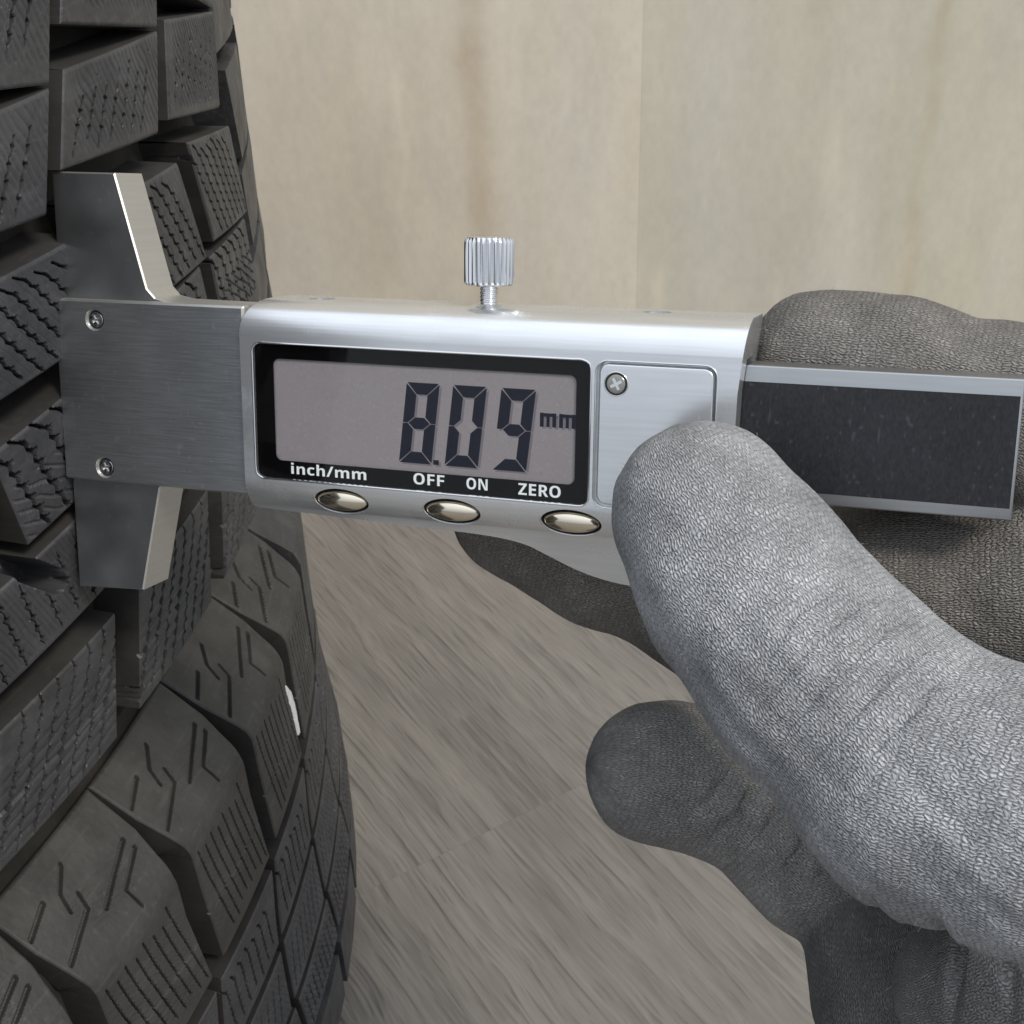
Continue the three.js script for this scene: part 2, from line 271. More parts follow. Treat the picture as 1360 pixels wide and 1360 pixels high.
// ---- the lower tyre, its shoulder turned up
{
  const YC = -155.3, EDGE = 57.0, FOLD = 2.8;                                     // mid height of this tyre and its tread edge
  const t = new THREE.Group(); t.name = numbered('tyre') && 'tyre_001'; t.position.set(axisW.x, axisW.y + YC * MM, axisW.z); t.rotation.y = turn; scene.add(t);
  tag(t, 'lower black winter tyre on the floor with zigzag cut shoulder blocks and a white mark', 'tyre', 'stacked winter tyres');
  carcass(t);
  const N = 55, P = 2 * Math.PI * TR / N, far = [], q = Math.SQRT1_2;
  const prof = h => h <= EDGE - FOLD ? [3.6 * sst(8, -40, h), 1, 0] : h < EDGE + FOLD ? (() => { const m = (h - EDGE + FOLD) / (2 * FOLD), a = m * Math.PI / 4; return [-(m * m) * FOLD, Math.cos(a), Math.sin(a)]; })() : [-(h - EDGE), q, q];
  const depth = h => lerp(9.0, 2.0, clamp((h - EDGE + 3) / 17));
  const sh = (A, k) => A.map(([s, h]) => [s + k * P + 1, h - YC]);
  const zig = [[[15.2, -85.6], [10.9, -87.7], [9.7, -90.1]], [[13.2, -89.5], [12.3, -91.5], [8.1, -92.6], [2.7, -94.1]], [[27.1, -90.0], [20.6, -91.6], [14.5, -93.3]], [[27.4, -91.8], [19.6, -93.9], [19.4, -96.9]], [[7.6, -86.9], [1.2, -88.6]]];
  const ribs = {
    A: [[[5.5, -132], [3.2, -110], [2.4, -98], [1.4, -94], [0.2, -90], [-0.9, -82.5]], [[32.4, -132], [28.8, -110], [28.4, -99], [29.4, -94.5], [30.6, -90.5], [30.6, -82.5]]],
    B: [[[-1, -156], [3, -136]], [[28.5, -156], [32.5, -136.6]]],
    C: [[[-4, -174], [-1, -158.6]], [[25.2, -174.2], [28.4, -158.6]]],
    E: [[[-2, -190.5], [-2.6, -176.5]], [[27.4, -190.7], [27, -176.3]]],
    D: [[[-1, -213.6], [-2, -196.5]], [[27, -213.6], [26, -196.7]]],
  };
  const dispOf = k => ({
    A: maxOf(sipes({ gap: 2.7, x0: 2.8, x1: 2.6, y0: 1.4, y1: 18.5, lean: -0.16, ragged: 4, per: 1.6, amp: 0.1, dot: 0.2, w: 0.1 }),
      cuts(zig.map(l => sh(l, k)), 0.24, 1.0), (x, y) => 0.6 * (1 - sst(0.14, 0.4, Math.abs(y - 14.5 + x * 0.05))),
      ridges({ ang: 80, per: 0.8, amp: 0.12, y0: 37, y1: 6, x0: 9, x1: 6, w: 0.1 }), ridges({ ang: 60, per: 1.3, amp: 0.06, y0: 3, y1: 22 })),
    B: maxOf(sipes({ gap: 3.6, x0: 3, x1: 2.5, y0: 1, y1: 2.5, lean: -0.25, hook: 1.5, per: 2, amp: 0.2, w: 0.16, ragged: 2 }), ridges({ ang: 75, per: 1.4, amp: 0.12 })),
    C: maxOf(sipes({ gap: 3.6, x0: 3, x1: 2.5, y0: 1, y1: 2, lean: 0.2, per: 2, amp: 0.2, w: 0.16, ragged: 2 }), ridges({ ang: 40, per: 1.4, amp: 0.14 })),
    E: maxOf(sipes({ gap: 3, x0: 3, x1: 2.5, y0: 1, y1: 2, per: 2, amp: 0.3, ragged: 2 }), ridges({ ang: 40, per: 1.6, amp: 0.25 })), D: null,
  });
  for (let k = -4; k < N - 4; k++) {
    const d = dispOf(k);
    for (const n of 'ABCED') {
      const [L, R] = ribs[n].map(a => sh(a, k));
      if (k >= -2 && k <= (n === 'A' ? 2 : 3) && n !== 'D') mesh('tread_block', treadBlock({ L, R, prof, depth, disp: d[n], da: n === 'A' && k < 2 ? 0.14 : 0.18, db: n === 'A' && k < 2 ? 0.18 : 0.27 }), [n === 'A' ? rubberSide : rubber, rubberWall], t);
      else far.push(treadBlock({ L, R, prof, depth, da: 12, db: n === 'A' ? 4 : 8 }));
    }
  }
  const f = mesh('tread_ring', mergeGeometries(far), rubber, t); f.userData.kind = 'stuff';
  // a white sliver on the shoulder near the far curve
  const L = [], R = []; for (let i = 0; i <= 12; i++) { const m = i / 12, w = 1.9 * Math.sin(Math.PI * clamp(m * 0.92 + 0.04)) * (1 - m * 0.35) + 0.2, s = 60.5 + 4.8 * Math.sin(m * 1.7), h = lerp(-125, -106.5, 1 - m) ; const jl = (noise(i * 1.7, 3) - 0.5) * 0.5 * w, jr = (noise(i * 1.3, 9) - 0.5) * 0.5 * w; L.push([s - w + jl, -YC - 106.5 - 19 * m + 0 * h]); R.push([s + w + jr, -YC - 107.1 - 19 * m]); }
  const pm = mesh('white_mark', treadBlock({ L, R, prof: () => [0.35, 1, 0], depth: () => 0.6, da: 0.6, db: 0.6 }), std({ color: lin(0.78, 0.8, 0.8), roughness: 0.35 }), t); pm.userData.label = 'white streak on the tyre shoulder';
}

// ---------------------------------------------------------------- the caliper
const gauge = new THREE.Group(); gauge.name = 'digital_caliper';
{
  const X = toWorldDir(CR), Y = toWorldDir(CD.clone().negate()), Z = toWorldDir(CN);
  gauge.quaternion.setFromRotationMatrix(new THREE.Matrix4().makeBasis(X, Y, Z)); gauge.position.copy(toWorld(BASE)); scene.add(gauge);
  tag(gauge, 'silver digital tread depth caliper reading 8.09 mm, pressed against the upper tyre', 'caliper');
}
const scl = g => { g.scale(MM, MM, MM); return g; };
const brushT = (dir) => dataTex(512, 512, (u, v) => { const a = dir ? u : v, b = dir ? v : u; return 0.5 + (noise(b * 10, a * 300, 0, 10, 300) - 0.5) * 0.5 + (noise(b * 26, a * 500 + 0, 0, 26, 500) - 0.5) * 0.4; });
const brush1 = brushT(false);
const wear = dataTex(512, 512, (u, v) => { const n = fbm(u * 6, v * 6, 5, 6, 6), st = noise(u * 14, v * 260, 0, 14, 260), sp = Math.pow(noise(u * 70, v * 70, 0, 70, 70), 22); const t = 0.72 + n * 0.3 + (st - 0.5) * 0.16 + sp * 0.6; return [t, t, t]; });
const wearSoft = dataTex(256, 256, (u, v) => { const t = 0.92 + (noise(u * 8, v * 160, 0, 8, 160) - 0.5) * 0.07 + (fbm(u * 5, v * 5, 3, 5, 5) - 0.5) * 0.06; return [t, t, t]; });
const cloudy = dataTex(512, 512, (u, v) => { const n = fbm(u * 7, v * 7, 5, 7, 7), sp = Math.pow(noise(u * 90, v * 90, 0, 90, 90), 24), t = 0.78 + n * 0.22 + sp * 0.6; return [t, t, t]; });
const cloudyR = dataTex(256, 256, (u, v) => 0.8 + (fbm(u * 9, v * 9, 4, 9, 9) - 0.5) * 0.35);
const steel = std({ color: lin(0.46, 0.475, 0.49), metalness: 0.95, roughness: 0.42, map: wear, bumpMap: brush1, bumpScale: 0.00003 });
const steelDark = std({ color: lin(0.40, 0.41, 0.42), metalness: 0.95, roughness: 0.5, roughnessMap: cloudyR, map: cloudy });  // wing fronts: the dark surroundings they mirror are put into the colour
const steelEdge = std({ color: lin(0.66, 0.65, 0.63), metalness: 0.9, roughness: 0.4, map: wearSoft });  // sides and bevels of that steel, pale wall reflection put into the colour
const steelBright = std({ color: lin(0.5, 0.51, 0.52), metalness: 1, roughness: 0.32, map: wearSoft });
const smudge = dataTex(512, 512, (u, v) => { const n = fbm(u * 4, v * 4, 5, 4, 4), p = sst(0.5, 0.62, n), f = 0.5 + 0.5 * Math.sin((u + 0.06 * noise(u * 4, v * 4, 0, 4, 4)) * 330); return 0.78 + p * 0.22 + p * f * 0.10 + Math.pow(noise(u * 120, v * 120, 0, 120, 120), 20) * 0.15; });
const satin = std({ roughnessMap: smudge,  color: lin(0.84, 0.86, 0.88), metalness: 0.86, roughness: 0.30, map: wearSoft });
const chrome = std({ color: lin(0.78, 0.78, 0.79), metalness: 1, roughness: 0.10 });
const nickel = std({ color: lin(0.78, 0.70, 0.57), metalness: 1, roughness: 0.12 });
const blackGap = std({ color: lin(0.012, 0.012, 0.013), roughness: 0.7 });
function uvBox(g, s = 40) { const p = g.attributes.position, n = g.attributes.normal, uv = new Float32Array(p.count * 2); for (let i = 0; i < p.count; i++) { const a = Math.abs(n.getX(i)), b = Math.abs(n.getY(i)), c = Math.abs(n.getZ(i)); const [u, v] = c >= a && c >= b ? [p.getX(i), p.getY(i)] : b >= a ? [p.getX(i), p.getZ(i)] : [p.getZ(i), p.getY(i)]; uv[i * 2] = u / s; uv[i * 2 + 1] = v / s; } g.setAttribute('uv', new THREE.BufferAttribute(uv, 2)); return g; }
const poly = pts => new THREE.Shape(pts.map(p => new THREE.Vector2(p[0], p[1])));
function roundRect(x0, y0, x1, y1, r) { const s = new THREE.Shape(); s.moveTo(x0 + r, y0); s.lineTo(x1 - r, y0); s.absarc(x1 - r, y0 + r, r, -Math.PI / 2, 0); s.lineTo(x1, y1 - r); s.absarc(x1 - r, y1 - r, r, 0, Math.PI / 2); s.lineTo(x0 + r, y1); s.absarc(x0 + r, y1 - r, r, Math.PI / 2, Math.PI); s.lineTo(x0, y0 + r); s.absarc(x0 + r, y0 + r, r, Math.PI, Math.PI * 1.5); return s; }
const oval = (x, y, a, b) => { const s = new THREE.Shape(); s.absellipse(x, y, a, b, 0, Math.PI * 2); return s; };
// extrude from w0 up to w1 with a small bevel that keeps the outline
function slab(shape, w0, w1, bev = 0.25, seg = 3, curve = 24) { const g = new THREE.ExtrudeGeometry(shape, { depth: w1 - w0 - 2 * bev, bevelEnabled: bev > 0, bevelSize: bev, bevelThickness: bev, bevelOffset: -bev, bevelSegments: seg, curveSegments: curve }); g.translate(0, 0, w0 + bev); return g; }
const part = (name, g, m, parent = gauge, crease = 0.55) => mesh(name, scl(toCreasedNormals(uvBox(g), crease)), m, parent);
// foot: wings, cover plate, screws
part('wing', slab(poly([[-1.2, 12.0], [-1.2, 29.9], [9.0, 29.75], [13.2, 14.4], [14.4, 13.2], [16.6, 12.75], [28, 12.6], [28, 12.0]].reverse()), -9, -2.5, 0.2, 1), [steelDark, steelEdge], gauge, 0.2);
part('wing', slab(poly([[-1.2, -12.0], [-1.2, -29.6], [9.9, -29.0], [13.6, -13.6], [14.2, -12.9], [14.2, -12.0]]), -9, -2.5, 0.2, 1), [steelDark, steelEdge], gauge, 0.2);
part('beam', slab(poly([[24, -8.2], [126.6, -8.2], [126.6, 8.1], [24, 8.1]]), -8.4, -3.6, 0.22), steelBright);
{ const dark = dataTex(512, 256, (u, v) => { const t = 0.8 + (noise(u * 200, v * 100, 0, 200, 100) - 0.5) * 0.9 + (fbm(u * 7, v * 4, 4, 7, 4) - 0.5) * 0.5 + Math.pow(noise(u * 110 + 5, v * 55, 0, 110, 55), 26) * 7; return [t * 0.38, t * 0.40, t * 0.45]; });
  const g = slab(poly([[90, -6.75], [126.25, -6.75], [126.25, 6.15], [90, 6.15]]), -3.6, -3.48, 0); part('scale_strip', g, std({ color: lin(0.034, 0.036, 0.042), map: dark, roughness: 0.5 })); }
const plate = (() => {
  const ev = new Evaluator(), solid = slab(roundRect(-1.0, -12.85, 29.2, 12.75, 0.3), -2.5, -0.7, 0.32, 1); ev.attributes = ['position', 'normal']; ev.useGroups = true;
  const bare = g => { g = g.index ? g.toNonIndexed() : g; g.deleteAttribute('uv'); return g; };
  let b = new Brush(bare(solid), [steel, steelEdge]); b.updateMatrixWorld();
  for (const [x, y] of [[5.7, 10.0], [5.9, -10.8]]) { const c = new THREE.CylinderGeometry(1.62, 1.25, 0.9, 40).rotateX(Math.PI / 2).translate(x, y, -0.9), h = new Brush(bare(c), steelEdge); h.geometry.clearGroups(); h.updateMatrixWorld(); b = ev.evaluate(b, h, SUBTRACTION); }
  return part('cover_plate', b.geometry, b.material, gauge, 0.2);
})();
function screw(x, y, w, r, mat, parent) {
  const ev = new Evaluator(), head = new Brush(new THREE.LatheGeometry([[0.001, -1.2], [r, -1.2], [r, -0.12], [r - 0.14, 0], [r * 0.55, 0.05], [0.001, 0.06]].map(p => new THREE.Vector2(...p)), 36).rotateX(Math.PI / 2).toNonIndexed());
  let res = head; head.updateMatrixWorld();
  for (const a of [0.5, 0.5 + Math.PI / 2]) { const b = new Brush(new THREE.BoxGeometry(r * 1.25, r * 0.3, 1.7).toNonIndexed()); b.geometry.rotateZ(a); b.updateMatrixWorld(); res = ev.evaluate(res, b, SUBTRACTION); }
  const g = res.geometry; g.deleteAttribute('uv'); g.translate(x, y, w);
  const m = mesh('screw', scl(toCreasedNormals(uvBox(g), 0.5)), mat, parent);
  const ring = new THREE.TorusGeometry(r + 0.2, 0.1, 8, 40); ring.translate(x, y, w - 0.1); mesh('countersink', scl(uvBox(ring)), chrome, m);
  const disc = new THREE.RingGeometry(r - 0.1, r + 0.2, 40); disc.translate(x, y, w - 0.02); mesh('gap', scl(disc), blackGap, m); return m;
}
screw(5.7, 10.0, -1.12, 1.12, chrome, plate); screw(5.9, -10.8, -1.12, 1.12, chrome, plate);
// slider body: a rounded section swept along, cut to its outline, pocketed for window, cover, buttons and holes
{
  const sec = new THREE.Shape(); sec.moveTo(-11, 13.6); sec.lineTo(-4.6, 13.6); sec.bezierCurveTo(-2.2, 13.6, -0.25, 12.2, 0, 9.3); sec.lineTo(0, -9.9); sec.bezierCurveTo(0, -11.6, -0.5, -12.8, -1.6, -14.2); sec.bezierCurveTo(-2.4, -15.6, -3.0, -18, -4.4, -22.5); sec.lineTo(-11, -22.5); sec.lineTo(-11, 13.6);
  // section's x is w, its y is v, its depth is u
  const B = new THREE.ExtrudeGeometry(sec, { depth: 70, bevelEnabled: false, curveSegments: 16 }), q = B.attributes.position;
  for (let i = 0; i < q.count; i++) { const w = q.getX(i), v = q.getY(i), u = q.getZ(i); q.setXYZ(i, u + 27.5, v, w); }
  const vol = g => { const a = g.attributes.position.array; let s = 0; for (let k = 0; k < a.length; k += 9) s += a[k] * (a[k + 4] * a[k + 8] - a[k + 5] * a[k + 7]) + a[k + 1] * (a[k + 5] * a[k + 6] - a[k + 3] * a[k + 8]) + a[k + 2] * (a[k + 3] * a[k + 7] - a[k + 4] * a[k + 6]); return s; };
  if (vol(B) < 0) { const a = q.array; for (let k = 0; k < a.length; k += 9) for (let c = 0; c < 3; c++) { const t = a[k + 3 + c]; a[k + 3 + c] = a[k + 6 + c]; a[k + 6 + c] = t; } }
  B.computeVertexNormals();
  const out = new THREE.Shape(); out.moveTo(29.0, -13.8); out.quadraticCurveTo(29.0, -14.7, 30, -14.72); out.lineTo(55, -15.4); out.bezierCurveTo(62, -15.5, 66, -15.6, 69, -16.6); out.bezierCurveTo(73, -18.3, 76, -20.4, 82, -20.8); out.bezierCurveTo(89, -21, 93.6, -18.5, 94.9, -13); out.lineTo(95.2, 5); out.lineTo(96.0, 13.2); out.quadraticCurveTo(96.0, 14.2, 95, 14.2); out.lineTo(32.0, 14.2); out.bezierCurveTo(30.0, 13.6, 29.0, 11.6, 28.9, 9.4); out.lineTo(29.0, -13.8);
  const C = slab(out, -12, 1.4, 1.3, 5, 20);
  const bare = g => { g = g.index ? g.toNonIndexed() : g; const b = new Brush(g); b.updateMatrixWorld(); return b; };
  const ev = new Evaluator(); ev.attributes = ['position', 'normal', 'uv'];
  let body = ev.evaluate(bare(B), bare(C), INTERSECTION);
  const cut = g => { body = ev.evaluate(body, bare(g), SUBTRACTION); };
  cut(slab(roundRect(30.75, -10.05, 77.35, 8.15, 1.1), -1.0, 1, 0));
  cut(slab(roundRect(77.95, -10.0, 92.75, 8.2, 1.5), -1.2, 1, 0));
  for (const x of [43.1, 58.9, 75.0]) cut(slab(oval(x, -12.45, 4.05, 1.78), -4, 1, 0, 1, 32));
  cut(slab(roundRect(90, -9, 97, 8.8, 0.3), -9, -3.2, 0));
  for (const [x, w] of [[37.6, -7], [83.6, -7]]) { const c = new THREE.CylinderGeometry(1.75, 1.75, 3, 32); c.translate(x, 13.6, w); cut(c); }
  part('slider_body', body.geometry, satin);
  for (const [x, w] of [[37.6, -7], [83.6, -7]]) { const c = new THREE.CylinderGeometry(1.5, 1.5, 0.8, 24); c.translate(x, 12.7, w); part('set_screw', c, steelDark); }
  // bright lips round the window and the battery cover
  const lip = (shape, w, r, m) => { const pts = shape.getSpacedPoints(120).map(v => V3(v.x, v.y, w)); const c = new THREE.CatmullRomCurve3(pts.slice(0, -1), true); return new THREE.TubeGeometry(c, 240, r, 8, true); };
  part('window_rim', lip(roundRect(30.75, -10.05, 77.35, 8.15, 1.1), -0.02, 0.16), chrome);
  part('cover_rim', lip(roundRect(77.95, -10.0, 92.75, 8.2, 1.5), -0.04, 0.11), satin);
  for (const x of [43.1, 58.9, 75.0]) part('button_rim', (() => { const pts = oval(x, -12.45, 4.1, 1.82).getSpacedPoints(64).map(v => V3(v.x, v.y, v.y > -12.45 ? -0.45 - (v.y < -10 ? (-10 - v.y) * 0.10 : 0) : -0.9 - (-12.45 - v.y) * 0.36)); return new THREE.TubeGeometry(new THREE.CatmullRomCurve3(pts.slice(0, -1), true), 90, 0.13, 8, true); })(), satin);
}
// battery cover with its screw
const cover = part('battery_cover', slab(roundRect(78.35, -9.6, 92.35, 7.8, 1.2), -1.1, -0.05, 0.22, 4), satin);
screw(80.5, 5.4, -0.02, 1.25, std({ color: lin(0.42, 0.40, 0.36), metalness: 1, roughness: 0.22 }), cover);
// buttons: shallow domes sitting in dark wells
for (const x of [43.1, 58.9, 75.0]) {
  const g = new THREE.SphereGeometry(1, 48, 24); g.scale(3.72, 1.45, 1.15); g.rotateX(0.28); g.translate(x, -12.42, -1.15);
  const b = part(numbered('button').replace(/_\d+$/, ''), g, nickel);
  part('button_well', slab(oval(x, -12.45, 4.0, 1.74), -2.6, -1.9, 0, 1, 32), blackGap);
}
// window: print on the lens, the liquid crystal, and the lens itself
{
  const x0 = 30.85, x1 = 77.25, y0 = -9.95, y1 = 8.05, S = 34, W = Math.round((x1 - x0) * S), H = Math.round((y1 - y0) * S);
  const canvas = (draw) => { const c = document.createElement('canvas'); c.width = W; c.height = H; const g = c.getContext('2d'); g.setTransform(S, 0, 0, -S, -x0 * S, y1 * S); draw(g); const t = new THREE.CanvasTexture(c); t.colorSpace = THREE.SRGBColorSpace; t.magFilter = THREE.LinearFilter; return t; };
  const flat = (shape, w) => { const g = new THREE.ShapeGeometry(shape, 16); g.translate(0, 0, w); const p = g.attributes.position, uv = g.attributes.uv; for (let i = 0; i < p.count; i++) uv.setXY(i, (p.getX(i) - x0) / (x1 - x0), (p.getY(i) - y0) / (y1 - y0)); return scl(g); };
  // the seven bars of a digit, slanted; x, y is its foot
  const digit = (g, X, Y, on, w = 4.55, h = 10.5, t = 1.5) => {
    const sk = 0.115, pt = (x, y) => [X + x + y * sk, Y + y], bar = pts => { g.beginPath(); pts.forEach((p, i) => { const [a, b] = pt(...p); i ? g.lineTo(a, b) : g.moveTo(a, b); }); g.closePath(); g.fill(); }, e = 0.1, m = h / 2;
    const hz = (y, s) => bar([[e, y], [w - e, y], [w - t - e * 0.6, y - s * t], [t + e * 0.6, y - s * t]]);
    if (on.includes('a')) hz(h, 1); if (on.includes('d')) hz(0, -1);
    if (on.includes('g')) bar([[t * 0.55, m], [t * 1.1, m + t / 2], [w - t * 1.1, m + t / 2], [w - t * 0.55, m], [w - t * 1.1, m - t / 2], [t * 1.1, m - t / 2]]);
    const vt = (x, s, ya, yb, top) => bar(top ? [[x, yb - e * 1.4], [x, ya + e * 0.5], [x + s * t * 0.45, ya + e * 0.4], [x + s * t, ya + t * 0.55], [x + s * t, yb - t - e]] : [[x, ya + e * 1.4], [x, yb - e * 0.5], [x + s * t * 0.45, yb - e * 0.4], [x + s * t, yb - t * 0.55], [x + s * t, ya + t + e]]);
    if (on.includes('f')) vt(0, 1, m, h, true); if (on.includes('b')) vt(w, -1, m, h, true); if (on.includes('e')) vt(0, 1, 0, m, false); if (on.includes('c')) vt(w, -1, 0, m, false);
  };
  const lcd = canvas(g => {
    g.fillStyle = 'rgb(140,135,138)'; g.fillRect(x0, y0, x1 - x0, y1 - y0);
    for (let i = 0; i < 5000; i++) { const a = rnd() * 0.05; g.fillStyle = rnd() < 0.5 ? `rgba(255,255,255,${a})` : `rgba(60,55,70,${a})`; g.fillRect(lerp(x0, x1, rnd()), lerp(y0, y1, rnd()), 0.12 + rnd() * 0.25, 0.12 + rnd() * 0.25); }
    const all = (dx, dy) => { digit(g, 51.5 + dx, -6.5 + dy, 'abcdefg'); digit(g, 57.9 + dx, -6.5 + dy, 'abcdef'); digit(g, 64.4 + dx, -6.5 + dy, 'abfgcd'); g.fillRect(56.35 + dx, -6.5 + dy, 0.75, 0.62);
      // mm, in little strokes
      for (const X of [70.7, 73.2]) { g.fillRect(X + dx, -0.55 + dy, 0.5, 1.75); g.fillRect(X + 0.85 + dx, -0.55 + dy, 0.42, 1.35); g.fillRect(X + 1.62 + dx, -0.55 + dy, 0.5, 1.75); g.fillRect(X + 0.1 + dx, 0.75 + dy, 1.95, 0.42); } };
    g.fillStyle = 'rgba(60,58,70,0.35)'; all(0.32, -0.22);  // shadow of the digits, painted on the panel as an offset grey copy
    g.fillStyle = 'rgb(20,23,38)'; all(0, 0);
  });
  const mask = canvas(g => {
    g.fillStyle = 'rgb(4,4,5)'; g.fillRect(x0, y0, x1 - x0, y1 - y0);
    g.fillStyle = 'rgb(232,238,240)';
    const word = (s, xa, xb, yb, px) => { g.save(); g.translate(xa, yb); g.scale(1, -1); g.font = 'bold 100px sans-serif'; const w = g.measureText(s).width, k = (xb - xa) / w; g.scale(k, px / 73); g.fillText(s, 0, 0); g.restore(); };
    word('inch/mm', 35.6, 47.1, -9.28, 1.45); word('OFF', 53.5, 58.1, -9.2, 1.5); word('ON', 60.9, 64.1, -9.25, 1.5); word('ZERO', 68.0, 73.8, -9.4, 1.55);
  });
  mesh('lcd_screen', flat(roundRect(31.2, -9.6, 76.8, 7.7, 0.4), -0.75), phy({ map: lcd, roughness: 0.7, specularIntensity: 0.1 }), gauge);
  const frame = roundRect(x0, y0, x1, y1, 1.0); frame.holes.push(roundRect(33.6, -7.55, 75.4, 6.1, 0.9));
  mesh('printed_mask', flat(frame, -0.5), phy({ map: mask, roughness: 0.6, specularIntensity: 0.1 }), gauge);
  mesh('window_glass', scl(slab(roundRect(x0, y0, x1, y1, 1.0), -0.3, -0.1, 0)), phy({ color: 0xffffff, transmission: 1, thickness: 0, roughness: 0.03, ior: 1.27 }), gauge);
}
// locking thumbscrew
{
  const N = 26, ax = 61.8, aw = -6.2, prof = [[0.001, 22.35], [2.5, 22.35], [2.85, 22.2], [3.15, 21.75], [3.2, 21.4], [3.2, 16.75], [3.1, 16.4], [2.8, 16.2], [1.0, 16.2]];
  const seg = N * 8, pos = [], idx = [];
  prof.forEach(([r, y], i) => { for (let k = 0; k <= seg; k++) { const a = k / seg * Math.PI * 2, c = Math.abs(Math.cos(a * N / 2)), rr = r > 3.12 ? r - 0.42 * Math.pow(1 - c, 1.1) : r; pos.push(ax + rr * Math.cos(a), y, aw + rr * Math.sin(a)); } });
  for (let i = 0; i < prof.length - 1; i++) for (let k = 0; k < seg; k++) { const a = i * (seg + 1) + k, b = a + seg + 1; idx.push(a, a + 1, b, a + 1, b + 1, b); }
  const g = new THREE.BufferGeometry(); g.setAttribute('position', new THREE.Float32BufferAttribute(pos, 3)); g.setIndex(idx); g.computeVertexNormals();
  const k = mesh('lock_knob', scl(toCreasedNormals(uvBox(g), 0.5)), chrome, gauge);
  const th = []; for (let i = 0; i <= 60; i++) { const y = 13.0 + i / 60 * 3.4, f = (y / 0.5) % 1; th.push(new THREE.Vector2(1.02 + 0.17 * (1 - Math.abs(f * 2 - 1)), y)); }
  const tg = new THREE.LatheGeometry(th, 32); tg.translate(ax, 0, aw); mesh('thread', scl(uvBox(tg)), chrome, k);
  const cg = new THREE.CylinderGeometry(1.9, 2.6, 0.35, 32); cg.translate(ax, 13.72, aw); mesh('collar', scl(uvBox(cg)), satin, k);
}

